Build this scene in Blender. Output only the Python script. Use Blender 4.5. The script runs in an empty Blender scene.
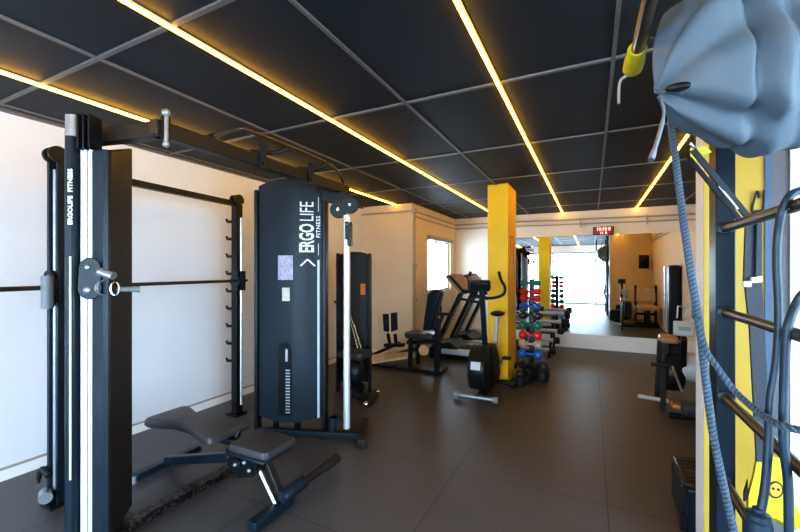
import bpy, math, random
from mathutils import Vector, Matrix
from mathutils import noise as mnoise
random.seed(7)
sc = bpy.context.scene
COL = sc.collection
R = math.radians
# ------------------------------------------------------------------ camera frame (used to measure world positions)
F, HX, HY, YAW, EYE = 385.0, 400.0, 271.0, R(26.5), 1.5
SN, CS = math.sin(YAW), math.cos(YAW)
def at(x, y, t=None, z=None, Y=None, X=None):
    u = (x-HX)/F; v = (HY-y)/F
    d = Vector((-SN+CS*u, CS+SN*u, v))
    if z is not None: t = (z-EYE)/v
    if Y is not None: t = Y/d.y
    if X is not None: t = X/d.x
    return Vector((0, 0, EYE))+d*t

# ------------------------------------------------------------------ mesh builder
class MB:
    def __init__(s): s.v = []; s.f = []
    def add(s, vs, fs):
        n = len(s.v); s.v += [Vector(p) for p in vs]; s.f += [tuple(i+n for i in f) for f in fs]; return s
    def box(s, c, d, rz=0, rx=0, ry=0):
        x, y, z = d[0]/2, d[1]/2, d[2]/2
        M = Matrix.Rotation(rz, 3, 'Z') @ Matrix.Rotation(ry, 3, 'Y') @ Matrix.Rotation(rx, 3, 'X')
        c = Vector(c)
        vs = [c+M@Vector(p) for p in ((-x,-y,-z),(x,-y,-z),(x,y,-z),(-x,y,-z),(-x,-y,z),(x,-y,z),(x,y,z),(-x,y,z))]
        return s.add(vs, [(3,2,1,0),(4,5,6,7),(0,1,5,4),(1,2,6,5),(2,3,7,6),(3,0,4,7)])
    def bb(s, a, b):
        return s.box([(a[i]+b[i])/2 for i in range(3)], [abs(b[i]-a[i]) for i in range(3)])
    def beam(s, p0, p1, w, h, up=(0,0,1)):
        p0 = Vector(p0); p1 = Vector(p1); d = (p1-p0).normalized(); up = Vector(up)
        if abs(d.dot(up)) > .99: up = Vector((1,0,0))
        a = d.cross(up).normalized(); b = a.cross(d).normalized()
        vs = [p+a*w/2*i+b*h/2*j for p in (p0,p1) for i,j in ((-1,-1),(1,-1),(1,1),(-1,1))]
        return s.add(vs, [(0,1,2,3),(7,6,5,4),(4,5,1,0),(5,6,2,1),(6,7,3,2),(7,4,0,3)])
    def tube(s, pts, r, n=12, smooth=0, caps=True, flat=1.0):
        pts = [Vector(p) for p in pts]
        if smooth and len(pts) > 2:
            q = []
            for i in range(len(pts)-1):
                a = pts[max(i-1,0)]; b = pts[i]; c = pts[i+1]; d = pts[min(i+2,len(pts)-1)]
                for k in range(smooth):
                    t = k/smooth
                    q.append(.5*((2*b)+(c-a)*t+(2*a-5*b+4*c-d)*t*t+(3*b-a-3*c+d)*t**3))
            q.append(pts[-1]); pts = q
        m = len(pts); rr = r if isinstance(r, (list, tuple)) else None
        tan = [((pts[min(i+1,m-1)]-pts[max(i-1,0)]).normalized()) for i in range(m)]
        up = Vector((0,0,1)) if abs(tan[0].z) < .9 else Vector((1,0,0))
        nrm = tan[0].cross(up).normalized(); vs = []
        for i in range(m):
            nrm = (nrm-tan[i]*nrm.dot(tan[i])).normalized(); bn = tan[i].cross(nrm)
            ri = r if rr is None else rr[min(len(rr)-1, int(round(i*(len(rr)-1)/(m-1))))]
            for k in range(n):
                a = 2*math.pi*k/n; vs.append(pts[i]+nrm*math.cos(a)*ri+bn*math.sin(a)*ri*flat)
        fs = [(i*n+k, i*n+(k+1)%n, (i+1)*n+(k+1)%n, (i+1)*n+k) for i in range(m-1) for k in range(n)]
        if caps: fs += [tuple(range(n))[::-1], tuple((m-1)*n+k for k in range(n))]
        return s.add(vs, fs)
    def cyl(s, a, b, r, r2=None, n=20):
        return s.tube([a, b], [r, r if r2 is None else r2], n)
    def lathe(s, c, prof, axis=(0,0,1), n=24):
        c = Vector(c); ax = Vector(axis).normalized()
        up = Vector((0,0,1)) if abs(ax.z) < .9 else Vector((1,0,0))
        a = ax.cross(up).normalized(); b = ax.cross(a)
        vs = [c+ax*z+(a*math.cos(2*math.pi*k/n)+b*math.sin(2*math.pi*k/n))*max(r,1e-4) for r, z in prof for k in range(n)]
        m = len(prof)
        fs = [(i*n+k, (i+1)*n+k, (i+1)*n+(k+1)%n, i*n+(k+1)%n) for i in range(m-1) for k in range(n)]
        fs += [tuple(range(n)), tuple((m-1)*n+k for k in range(n))[::-1]]
        return s.add(vs, fs)
    def ball(s, c, r, sc=(1,1,1), n=16):
        c = Vector(c); m = n//2; vs = []
        for i in range(m+1):
            t = math.pi*i/m
            for k in range(n):
                a = 2*math.pi*k/n; rr = max(math.sin(t), 1e-3)*r
                vs.append(c+Vector((rr*math.cos(a)*sc[0], rr*math.sin(a)*sc[1], r*math.cos(t)*sc[2])))
        fs = [(i*n+k, (i+1)*n+k, (i+1)*n+(k+1)%n, i*n+(k+1)%n) for i in range(m) for k in range(n)]
        return s.add(vs, fs)
    def prism(s, poly, vec):
        poly = [Vector(p) for p in poly]; vec = Vector(vec); n = len(poly)
        vs = poly+[p+vec for p in poly]
        fs = [tuple(range(n))[::-1], tuple(range(n, 2*n))]+[(k, (k+1)%n, n+(k+1)%n, n+k) for k in range(n)]
        return s.add(vs, fs)
    def torus(s, c, R0, r, axis=(0,0,1), n=24, m=8, sx=1, sy=1):
        ax = Vector(axis).normalized(); up = Vector((0,0,1)) if abs(ax.z) < .9 else Vector((1,0,0))
        a = ax.cross(up).normalized(); b = ax.cross(a)
        pts = [Vector(c)+a*math.cos(2*math.pi*k/n)*R0*sx+b*math.sin(2*math.pi*k/n)*R0*sy for k in range(n+1)]
        return s.tube(pts, r, m)

def mk(name, mb, mat, loc=(0,0,0), bevel=0, smooth=True, subsurf=0):
    import bmesh
    me = bpy.data.meshes.new(name)
    L = Vector(loc)
    me.from_pydata([tuple(p-L) for p in mb.v], [], mb.f)
    bm = bmesh.new(); bm.from_mesh(me); bmesh.ops.recalc_face_normals(bm, faces=bm.faces); bm.to_mesh(me); bm.free()
    if smooth:
        me.polygons.foreach_set('use_smooth', [True]*len(me.polygons))
        me.set_sharp_from_angle(angle=R(38))
    me.materials.append(mat)
    o = bpy.data.objects.new(name, me); COL.objects.link(o)
    if bevel:
        b = o.modifiers.new('bevel', 'BEVEL'); b.width = bevel; b.segments = 2; b.limit_method = 'ANGLE'; b.angle_limit = R(50)
    if subsurf:
        b = o.modifiers.new('sub', 'SUBSURF'); b.levels = subsurf; b.render_levels = subsurf
    return o

class Thing:
    """An Empty at the thing's base; parts are given in world coordinates."""
    def __init__(s, name, label, cat, loc, group=None):
        o = bpy.data.objects.new(name, None); COL.objects.link(o); o.location = loc; o.empty_display_size = .1
        o['label'] = label; o['category'] = cat
        if group: o['group'] = group
        s.o = o; s.loc = Vector(loc)
    def part(s, name, mb, mat, parent=None, label=None, **k):
        p = mk(name, mb, mat, s.loc, **k); p.parent = parent or s.o
        if label: p['label'] = label
        return p
def solo(name, mb, mat, label, cat, loc, group=None, **k):
    o = mk(name, mb, mat, loc, **k); o.location = loc; o['label'] = label; o['category'] = cat
    if group: o['group'] = group
    return o
def struct(name, mb, mat, **k):
    o = mk(name, mb, mat, **k); o['kind'] = 'structure'; return o
def copy_tree(o, loc, label=None):
    c = o.copy(); COL.objects.link(c); c.location = loc
    if label: c['label'] = label
    for ch in list(o.children):
        d = ch.copy(); COL.objects.link(d); d.parent = c
        for g in list(ch.children):
            e = g.copy(); COL.objects.link(e); e.parent = d
    return c

# ------------------------------------------------------------------ materials
def mat(name, col, rough=.5, metal=0, var=.0, scale=20, bump=0, bscale=60, emis=None, est=0, spec=.5, coat=0, col2=None):
    m = bpy.data.materials.new(name); m.use_nodes = True; nt = m.node_tree; n = nt.nodes; l = nt.links
    b = n['Principled BSDF']
    b.inputs['Base Color'].default_value = (*col, 1); b.inputs['Roughness'].default_value = rough
    b.inputs['Metallic'].default_value = metal; b.inputs['Specular IOR Level'].default_value = spec
    b.inputs['Coat Weight'].default_value = coat
    tc = n.new('ShaderNodeTexCoord')
    if var or col2:
        t = n.new('ShaderNodeTexNoise'); t.inputs['Scale'].default_value = scale; t.inputs['Detail'].default_value = 4
        l.new(tc.outputs['Object'], t.inputs['Vector'])
        r = n.new('ShaderNodeValToRGB'); e = r.color_ramp.elements
        c2 = col2 or tuple(min(1, c*(1+var)) for c in col); c1 = tuple(c*(1-var) for c in col) if not col2 else col
        e[0].position = .35; e[1].position = .65; e[0].color = (*c1, 1); e[1].color = (*c2, 1)
        l.new(t.outputs['Fac'], r.inputs['Fac']); l.new(r.outputs['Color'], b.inputs['Base Color'])
    if bump:
        t2 = n.new('ShaderNodeTexNoise'); t2.inputs['Scale'].default_value = bscale; t2.inputs['Detail'].default_value = 3
        l.new(tc.outputs['Object'], t2.inputs['Vector'])
        bp = n.new('ShaderNodeBump'); bp.inputs['Strength'].default_value = bump; bp.inputs['Distance'].default_value = .01
        l.new(t2.outputs['Fac'], bp.inputs['Height']); l.new(bp.outputs['Normal'], b.inputs['Normal'])
    if emis:
        b.inputs['Emission Color'].default_value = (*emis, 1); b.inputs['Emission Strength'].default_value = est
    return m
M = {}
M['wall'] = mat('wall_paint', (.78,.77,.76), .75, var=.02, scale=2, bump=.05, bscale=90)
M['wall_warmlit'] = mat('wall_paint_warm_light', (.76,.62,.45), .75, var=.02, scale=2, bump=.05, bscale=90)  # white walls; the warm LED light is put into the paint colour
M['wall_grey'] = mat('grey_wall_paint', (.13,.125,.135), .7, var=.03, scale=3)
M['white'] = mat('white_paint', (.80,.80,.80), .5, var=.01)
M['beige_warmlit'] = mat('beige_paint_warm_light', (.88,.68,.44), .7, var=.03, scale=3)  # beige partition, colour warmed and lightened for lamp light it lacks
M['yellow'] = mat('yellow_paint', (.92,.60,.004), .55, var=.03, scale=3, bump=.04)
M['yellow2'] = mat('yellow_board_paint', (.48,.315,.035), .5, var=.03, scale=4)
M['alu'] = mat('aluminium_profile', (.20,.185,.18), .5, .5)
M['black'] = mat('black_powder_coat', (.008,.009,.011), .36, var=.15, scale=40, spec=.28)
M['bluebk'] = mat('blue_black_steel', (.009,.017,.026), .33, var=.08, scale=8, spec=.28)
M['cover'] = mat('tower_cover_lacquer', (.013,.024,.036), .40, var=.06, scale=3, spec=.28)
M['brownbk'] = mat('dark_bronze_panel', (.022,.017,.014), .42, var=.08, scale=5, spec=.28)
M['rung'] = mat('gloss_black_tube', (.06,.042,.03), .3, .5, coat=.3)
M['chrome'] = mat('chrome', (.85,.87,.9), .16, 1)
M['satin'] = mat('satin_white_steel', (.86,.88,.9), .32, .55)
M['steel'] = mat('grey_steel', (.30,.32,.35), .38, .6, var=.08)
M['grey'] = mat('grey_plastic', (.16,.18,.2), .5, var=.05)
M['lgrey'] = mat('light_grey_plastic', (.45,.48,.52), .45)
M['vinyl'] = mat('black_vinyl', (.045,.042,.045), .36, var=.06, scale=30, bump=.08, bscale=200, spec=.28)
M['rubber'] = mat('black_rubber', (.014,.014,.016), .6, var=.1, bump=.1, bscale=120, spec=.28)
M['letter'] = mat('white_lettering', (.8,.82,.84), .5)
M['stripe'] = mat('silver_stripe', (.5,.56,.62), .4)
M['tan'] = mat('tan_panel', (.26,.17,.09), .55, var=.1)
M['wood'] = mat('tan_board', (.62,.47,.31), .5, var=.15, scale=12)
M['pipe'] = mat('grey_conduit', (.40,.36,.33), .5, .3)
M['cloth'] = mat('blue_grey_nylon', (.085,.112,.14), .6, var=.06, scale=6, bump=.2, bscale=18)
M['rope'] = mat('blue_grey_rope', (.035,.055,.085), .75, var=.15, scale=60)
M['rope2'] = mat('pale_rope_stripe', (.085,.12,.165), .75, var=.1, scale=60)
M['tubing'] = mat('blue_rubber_tubing', (.010,.026,.046), .45, var=.06)
M['web'] = mat('black_webbing', (.018,.022,.03), .7, var=.15, scale=120, bump=.3, bscale=150)
M['ywrap'] = mat('yellow_grip_tape', (.50,.39,.006), .6, var=.08, scale=30, bump=.2, bscale=60)
M['red'] = mat('red_vinyl', (.62,.02,.02), .35, var=.05)
M['blue'] = mat('blue_vinyl', (.02,.12,.45), .35, var=.05)
M['green'] = mat('green_vinyl', (.01,.19,.12), .35, var=.05)
M['teal'] = mat('teal_vinyl', (.03,.2,.2), .4, var=.05)
M['cream'] = mat('cream_vinyl', (.6,.5,.38), .4, var=.05)
M['mirror'] = mat('mirror_silver', (.92,.94,.94), 0.0, 1)
M['lcd'] = mat('green_lcd', (.16,.22,.16), .3, emis=(.3,.45,.3), est=.15)
M['led'] = mat('warm_led_diffuser', (1,.6,.2), .5, emis=(1,.50,.034), est=25)
M['ledred'] = mat('red_led', (.8,.02,.02), .5, emis=(1,.05,.04), est=2.2)
M['ledpink'] = mat('red_led_digit', (1,.3,.3), .5, emis=(1,.25,.2), est=4)
M['redsign'] = mat('red_face', (.12,.004,.004), .4, emis=(.6,.01,.01), est=.25)
M['orange'] = mat('orange_frame', (.65,.2,.02), .5)
M['screen'] = mat('dark_screen', (.01,.011,.014), .12)
M['poster'] = mat('violet_instruction_sticker', (.30,.30,.55), .5, scale=40, col2=(.6,.55,.55))
M['sticker'] = mat('cream_sticker', (.7,.68,.5), .5, scale=50, col2=(.5,.55,.5))
M['copper'] = mat('copper_trim', (.45,.24,.11), .35, .5)
M['blueedge'] = mat('blue_corner_trim', (.06,.12,.22), .5)
# diamond plate
m = mat('diamond_plate', (.10,.075,.06), .4, .7); nt = m.node_tree
v = nt.nodes.new('ShaderNodeTexVoronoi'); v.inputs['Scale'].default_value = 45
tc = nt.nodes.new('ShaderNodeTexCoord'); nt.links.new(tc.outputs['Object'], v.inputs['Vector'])
rp = nt.nodes.new('ShaderNodeValToRGB'); rp.color_ramp.elements[0].color = (.12,.095,.08,1); rp.color_ramp.elements[1].color = (.02,.018,.016,1)
rp.color_ramp.elements[0].position = .25; rp.color_ramp.elements[1].position = .55
nt.links.new(v.outputs['Distance'], rp.inputs['Fac']); nt.links.new(rp.outputs['Color'], nt.nodes['Principled BSDF'].inputs['Base Color'])
M['plate'] = m
# glass that lets daylight through
m = bpy.data.materials.new('window_glass'); m.use_nodes = True; nt = m.node_tree; nt.nodes.clear()
o = nt.nodes.new('ShaderNodeOutputMaterial'); mx = nt.nodes.new('ShaderNodeMixShader'); tr = nt.nodes.new('ShaderNodeBsdfTransparent'); gl = nt.nodes.new('ShaderNodeBsdfGlossy')
gl.inputs['Roughness'].default_value = .02; mx.inputs[0].default_value = .05
nt.links.new(tr.outputs[0], mx.inputs[1]); nt.links.new(gl.outputs[0], mx.inputs[2]); nt.links.new(mx.outputs[0], o.inputs[0])
M['glass'] = m
# rubber floor with tile seams
def grid_mat(name, base, seam, rough, px, py, ox, oy, w, var, bump, tilevar=.12):
    m = bpy.data.materials.new(name); m.use_nodes = True; nt = m.node_tree; n = nt.nodes; l = nt.links; b = n['Principled BSDF']
    tc = n.new('ShaderNodeTexCoord'); sp = n.new('ShaderNodeSeparateXYZ'); l.new(tc.outputs['Object'], sp.inputs[0])
    def mth(op, a, bb=None):
        k = n.new('ShaderNodeMath'); k.operation = op
        for i, q in enumerate((a, bb)):
            if q is None: continue
            if isinstance(q, (int, float)): k.inputs[i].default_value = q
            else: l.new(q, k.inputs[i])
        return k.outputs[0]
    ds = []; ids = []
    for ax, p, off in (('X', px, ox), ('Y', py, oy)):
        t = mth('DIVIDE', mth('SUBTRACT', sp.outputs[ax], off), p)
        fr = mth('FRACT', t); ids.append(mth('FLOOR', t))
        ds.append(mth('MULTIPLY', mth('MINIMUM', fr, mth('SUBTRACT', 1.0, fr)), p))
    d = mth('MINIMUM', ds[0], ds[1]); line = mth('LESS_THAN', d, w)
    cb = n.new('ShaderNodeCombineXYZ'); l.new(ids[0], cb.inputs[0]); l.new(ids[1], cb.inputs[1])
    wn = n.new('ShaderNodeTexWhiteNoise'); l.new(cb.outputs[0], wn.inputs['Vector'])
    ns = n.new('ShaderNodeTexNoise'); ns.inputs['Scale'].default_value = 3.5; ns.inputs['Detail'].default_value = 6; l.new(tc.outputs['Object'], ns.inputs['Vector'])
    fac = mth('ADD', mth('ADD', 1-tilevar/2-var/2, mth('MULTIPLY', wn.outputs['Value'], tilevar)), mth('MULTIPLY', ns.outputs['Fac'], var))
    vm = n.new('ShaderNodeVectorMath'); vm.operation = 'SCALE'; vm.inputs[0].default_value = base; l.new(fac, vm.inputs['Scale'])
    mx = n.new('ShaderNodeMix'); mx.data_type = 'RGBA'; l.new(line, mx.inputs[0]); l.new(vm.outputs[0], mx.inputs[6]); mx.inputs[7].default_value = (*seam, 1)
    l.new(mx.outputs[2], b.inputs['Base Color'])
    rr = mth('ADD', rough-.06, mth('MULTIPLY', ns.outputs['Fac'], .12)); l.new(rr, b.inputs['Roughness'])
    n2 = n.new('ShaderNodeTexNoise'); n2.inputs['Scale'].default_value = 160; l.new(tc.outputs['Object'], n2.inputs['Vector'])
    bp = n.new('ShaderNodeBump'); bp.inputs['Strength'].default_value = bump; bp.inputs['Distance'].default_value = .004
    l.new(mth('SUBTRACT', n2.outputs['Fac'], mth('MULTIPLY', line, 1.5)), bp.inputs['Height']); l.new(bp.outputs[0], b.inputs['Normal'])
    return m
M['floor'] = grid_mat('rubber_tile_floor', (.073,.071,.077), (.026,.025,.026), .44, 1.005, .98, .088, 1.82, .004, .35, .25)
M['ceil'] = mat('black_ceiling_tile', (.020,.023,.028), .6, var=.12, scale=1.5, bump=.05, bscale=200, spec=.28)

# ------------------------------------------------------------------ room shell
H = 2.67; XL = -3.78; YB = 8.31; YF = -2.7; XR = 1.64; XN = 2.7; YA = 6.02; XW = -2.76; YP = 2.6
struct('floor', MB().bb((XL-.2, YF-.1, -.1), (XN+.1, YB+.2, 0)), M['floor'], smooth=False)
struct('ceiling', MB().bb((XL-.2, YF-.1, H), (XN+.1, YB+.2, H+.1)), M['ceil'], smooth=False)
g = MB()
for x in (-3.69, -2.42, -1.155, .105, 1.37): g.bb((x-.010, YF, H-.012), (x+.010, YB, H+.001))
for k in range(-3, 6):
    y = 1.15+1.257*k
    g.bb((XL, y-.012, H-.0115), (XN, y+.012, H+.001))
g.bb((XL, YF, H-.03), (XL+.025, YA, H+.001))
struct('trim_1', g, M['alu'], smooth=False)
M['wall_daylit'] = mat('wall_paint_daylight_tint', (.70,.735,.80), .75, var=.02, scale=2, bump=.05, bscale=90)  # white left wall; bluish daylight is mixed into its base colour
struct('wall_left', MB().bb((XL-.15, YF, 0), (XL, YA+.15, H)), M['wall_daylit'], smooth=False)
struct('wall_alcove', MB().bb((XL, YA, 0), (XW-.15, YA+.15, H)).bb((XW-.15, YA, 0), (XW, YA+.15, H)), M['wall_warmlit'], smooth=False)
wy0, wy1, wz0, wz1 = 6.70, 8.02, 1.10, 2.12
struct('wall_window', MB().bb((XW-.15, YA+.15, 0), (XW, wy0, H)).bb((XW-.15, wy1, 0), (XW, YB+.15, H)).bb((XW-.15, wy0, 0), (XW, wy1, wz0)).bb((XW-.15, wy0, wz1), (XW, wy1, H)), M['wall_warmlit'], smooth=False)
M['wall_warmlit_pale'] = mat('wall_paint_pale_warm_light', (.78,.72,.64), .75, var=.02, scale=2)  # white back wall with a weaker LED warmth painted in
struct('wall_back', MB().bb((XW, YB, 0), (XR+.15, YB+.15, H)), M['wall_warmlit_pale'], smooth=False)
struct('wall_right', MB().bb((XR, YP, 0), (XR+.15, YB, H)), M['wall_warmlit'], smooth=False)
struct('wall_partition', MB().bb((.513, YP-.13, 0), (.868, YP, H)).bb((.868, YP-.02, 0), (XR+.15, YP, H)), M['beige_warmlit'], smooth=False)
gp = MB().bb((.511, YP-.15, 0), (.836, YP-.13, H)); struct('trim_7', MB().bb((.507, YP-.149, 0), (.511, YP, H)), M['white'], smooth=False)  # trim_7: grey end face coloured white in place of missing light
struct('trim_2', gp, M['wall_grey'], smooth=False)
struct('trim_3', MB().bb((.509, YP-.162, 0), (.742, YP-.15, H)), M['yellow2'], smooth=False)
struct('trim_4', MB().bb((.742, YP-.17, 0), (.760, YP-.15, H)), M['blueedge'], smooth=False)
struct('wall_near', MB().bb((.836, YP-.16, 0), (XN, YP-.02, H)), M['white'], smooth=False)
struct('wall_side', MB().bb((XN, YF, 0), (XN+.15, -2.3, H)).bb((XN, 1.7, 0), (XN+.15, YP, H)).bb((XN, -2.3, 0), (XN+.15, 1.7, .5)).bb((XN, -2.3, 2.4), (XN+.15, 1.7, H)), M['wall'], smooth=False)
GX0, GX1, GZ = -3.6, .62, 2.35
struct('wall_front', MB().bb((XL, YF-.15, 0), (GX0, YF, H)).bb((GX1, YF-.15, 0), (XN+.1, YF, H)).bb((GX0, YF-.15, GZ), (GX1, YF, H)), M['wall'], smooth=False)
struct('baseboard_left', MB().bb((XL, YF, 0), (XL+.018, YA, .075)).bb((XL, YA-.018, 0), (XW, YA, .075)), M['white'], smooth=False)
struct('trim_5', MB().bb((XL, YF, .075), (XL+.012, YA, .092)), M['pipe'], smooth=False)
struct('baseboard_back', MB().bb((XW, YB-.05, 0), (XR, YB, .27)), M['white'], smooth=False)
struct('baseboard_window', MB().bb((XW, YA, 0), (XW+.018, YB-.05, .075)), M['white'], smooth=False)
struct('column', MB().bb((-1.27, 5.22, 0), (-1.0, 5.83, H)), M['yellow'], smooth=False)
# windows
def window(name, origin, du, w, h, nm, rails, depth=.06, fr=.05):
    o = Vector(origin); du = Vector(du); dn = Vector((-du.y, du.x, 0)); f = MB()
    def bar(a0, b0, a1, b1):
        f.prism([o+du*a0+Vector((0,0,b0))-dn*depth/2, o+du*a1+Vector((0,0,b0))-dn*depth/2, o+du*a1+Vector((0,0,b1))-dn*depth/2, o+du*a0+Vector((0,0,b1))-dn*depth/2], dn*depth)
    bar(0,0,fr,h); bar(w-fr,0,w,h); bar(fr,0,w-fr,fr); bar(fr,h-fr,w-fr,h)
    for k in nm: bar(k-fr/2, fr, k+fr/2, h-fr)
    for k in rails: bar(fr, k-fr/2, w-fr, k+fr/2)
    wn = struct(name, f, M['steel'], smooth=False)
    g = MB().prism([o+du*fr+Vector((0,0,fr)), o+du*(w-fr)+Vector((0,0,fr)), o+du*(w-fr)+Vector((0,0,h-fr)), o+du*fr+Vector((0,0,h-fr))], dn*.006)
    p = mk('window_glass', g, M['glass'], smooth=False); p.parent = wn
    return wn
w1 = window('window_1', (XW-.08, wy0, wz0), (0,1,0), wy1-wy0, wz1-wz0, [.62], [], fr=.035)
p = mk('blind_box', MB().bb((XW+.0, wy0-.02, wz1-.03), (XW+.06, wy1+.02, wz1+.05)), M['pipe'], bevel=.005); p.parent = w1
window('window_2', (GX0, YF-.08, 0), (1,0,0), GX1-GX0, GZ, [1.1, 1.95, 3.75], [1.95], fr=.06)
window('window_3', (XN+.08, 1.7, .5), (0,-1,0), 4.0, 1.9, [1.33, 2.66], [])
struct('ground', MB().bb((-9, -12, -.14), (9, YF-.16, -.04)), mat('pavement', (.55,.55,.55), .8, var=.08, scale=2), smooth=False)
# conduits along the walls
c = MB()
c.tube([(XL, YA-.02, 2.53), (XW+.03, YA-.02, 2.53), (XW+.03, YB-.03, 2.53), (XR-.02, YB-.03, 2.49), (XR-.03, YP, 2.49)], .016, 8)
c.tube([(XW+.03, YA+.1, 2.44), (XW+.03, YB-.03, 2.44), (XR-.02, YB-.03, 2.40), (XR-.03, YP, 2.40)], .014, 8)
c.cyl((XW+.02, YA+.06, 0), (XW+.02, YA+.06, 2.53), .013)
for z in (1.58, 1.0): c.box((XW+.02, YA+.06, z), (.05, .05, .07))
c.box((XW+.03, YA-.0, 2.53), (.07, .09, .07))
for x in (-1.6, -.2, .9): c.box((x, YB-.02, 2.44), (.02, .04, .17))
struct('trim_6', c, M['pipe'])

# ------------------------------------------------------------------ lights on the ceiling
LX = [(-3.07, YA, 'warm LED strip light on ceiling nearest to the left wall'),
      (-1.79, YB, 'warm LED strip light on ceiling running over the yellow column'),
      (-.52, YB, 'warm LED strip light on ceiling between column and digital clock'),
      (.73, YB, 'warm LED strip light on ceiling farthest to the right')]
for x, y1, lab in LX:
    T = Thing('led_strip_light', lab, 'light', (x, YF, H), 'LED strip lights on the ceiling')
    T.part('housing', MB().bb((x-.016, YF+.05, H-.008), (x+.016, y1-.01, H-.0005)), M['alu'], smooth=False)
    T.part('diffuser', MB().tube([(x, YF+.06, H-.016), (x, y1-.02, H-.016)], .0095, 10), M['led'])

# ------------------------------------------------------------------ mirror, clock, sign
solo('wall_mirror', MB().bb((-1.78, YB-.012, .275), (XR-.01, YB-.001, 2.19)), M['mirror'], 'large frameless wall mirror covering the back wall above white ledge', 'mirror', (-.07, YB-.006, .275), smooth=False)

def text_mb(txt, size, ext=.001, bold=0.0, space=1.0):
    cu = bpy.data.curves.new('txt', 'FONT'); cu.body = txt; cu.size = size; cu.extrude = ext; cu.offset = bold; cu.space_character = space
    cu.align_x = 'CENTER'; cu.align_y = 'CENTER'; cu.resolution_u = 3
    ob = bpy.data.objects.new('txt', cu); COL.objects.link(ob)
    dg = bpy.context.evaluated_depsgraph_get(); dg.update()
    me = bpy.data.meshes.new_from_object(ob.evaluated_get(dg))
    vs = [v.co.copy() for v in me.vertices]; fs = [tuple(p.vertices) for p in me.polygons]
    bpy.data.objects.remove(ob); bpy.data.curves.remove(cu); bpy.data.meshes.remove(me)
    return vs, fs
def put_text(mb, txt, size, c, right, up, xs=1.0, **k):
    vs, fs = text_mb(txt, size, **k); vs = [Vector((v.x*xs, v.y, v.z)) for v in vs]; r = Vector(right).normalized(); u = Vector(up).normalized(); n = r.cross(u); c = Vector(c)
    return mb.add([c+r*v.x+u*v.y+n*v.z for v in vs], fs)
cx, cz = .195, 2.265
T = Thing('digital_clock', 'black wall clock with glowing red digits above the mirror', 'clock', (cx, YB-.03, cz))
T.part('casing', MB().bb((cx-.175, YB-.045, cz-.078), (cx+.175, YB-.001, cz+.078)), M['black'], bevel=.006)
T.part('display', MB().bb((cx-.16, YB-.049, cz-.065), (cx+.16, YB-.0455, cz+.065)), M['redsign'], smooth=False)
T.part('digits', put_text(put_text(MB(), '10:18 0', .08, (cx, YB-.052, cz+.03), (1,0,0), (0,0,1), bold=.002), '11  8', .055, (cx, YB-.052, cz-.042), (1,0,0), (0,0,1), bold=.002), M['ledpink'], smooth=False)
f = MB()
for a, b in (((5.38,1.62),(5.60,1.645)), ((5.38,1.955),(5.60,1.98)), ((5.38,1.645),(5.40,1.955)), ((5.58,1.645),(5.60,1.955))):
    f.bb((-1.0, a[0], a[1]), (-.99, b[0], b[1]))
solo('sign_frame', f, M['orange'], 'thin orange rectangular frame on the side of the yellow column', 'sign', (-1.0, 5.49, 1.8), smooth=False)

# ------------------------------------------------------------------ functional trainer (two towers and a crossbeam)
T = Thing('functional_trainer', 'tall black cable machine with two towers joined by overhead beam and white lettering', 'gym machine', (-2.4, 2.0, 0))
# far tower
PC = Vector((-2.480, 2.713, 0)); d = Vector((.934,.357,0)).normalized(); n = Vector((d.y,-d.x,0))
HW = .30
def plate(s0, s1, bulge, off, zb, ztop, N=14):
    mb = MB(); outer = []
    for i in range(N+1):
        s = s0+(s1-s0)*i/N; q = (s-(s0+s1)/2)/((s1-s0)/2)
        p = PC+d*s+n*(bulge*(1-q*q)+off); outer.append((p, ztop(q), q))
    vs = []
    for p, zt, q in outer:
        vs += [p+Vector((0,0,zb(q))), p+Vector((0,0,zt)), p-n*.035+Vector((0,0,zt)), p-n*.035+Vector((0,0,zb(q)))]
    fs = []
    for i in range(N):
        a = i*4; b = a+4
        fs += [(a,b,b+1,a+1), (a+1,b+1,b+2,a+2), (a+2,b+2,b+3,a+3), (a+3,b+3,b,a)]
    fs += [(0,1,2,3), (N*4+3,N*4+2,N*4+1,N*4)]
    return mb.add(vs, fs)
cover = T.part('tower_cover', plate(-HW, HW, .07, 0, lambda q: .17-.035*(1-q*q), lambda q: 2.265-.02*q+.055*(1-q*q)), M['cover'])
b = MB(); c0 = PC-n*.13
b.box(c0+Vector((0,0,1.17)), (.54, .18, 2.05), rz=math.atan2(d.y, d.x))
T.part('tower_body', b, M['black'], bevel=.01)
for s in (-1, 1):
    p = PC+d*s*(HW+.022)-n*.03
    T.part('upright', MB().box(p+Vector((0,0,1.125)), (.036, .09, 2.25), rz=math.atan2(d.y, d.x)), M['black'], bevel=.006)
for s in (-.16, .05):
    p = PC+d*s-n*.06
    T.part('leg', MB().box(p+Vector((0,0,.085)), (.04,.05,.17), rz=math.atan2(d.y, d.x)), M['black'])
def pl(s, z, o=.004):
    q = s/HW
    return PC+d*s+n*(.07*(1-q*q)+o)+Vector((0,0,z))
# weight stack window
slot = MB()
sp = []
for k in range(9): a = math.pi*k/8; sp.append((.06*math.cos(a), .80+.06*math.sin(a)))
poly = [(.06,.20)]+sp+[(-.06,.20)]
slot.prism([pl(-.02+a, z, .0035) for a, z in poly], n*.004)
sl = T.part('weight_window', slot, M['black'], smooth=False)
w = MB()
for k in range(15):
    w.prism([pl(-.01, .225+k*.027, .009), pl(.03, .225+k*.027, .009), pl(.03, .236+k*.027, .009), pl(-.01, .236+k*.027, .009)], n*.004)
T.part('stack_rod', MB().cyl(pl(.0, .69, .013), pl(.0, .80, .013), .012), M['lgrey'], parent=sl)
T.part('weight_stack', w, M['lgrey'], parent=sl, smooth=False)
upv = Vector((0,0,1))
tg = lambda s: (d-n*(.14*s/HW**2)).normalized()
tx = MB()
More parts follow.
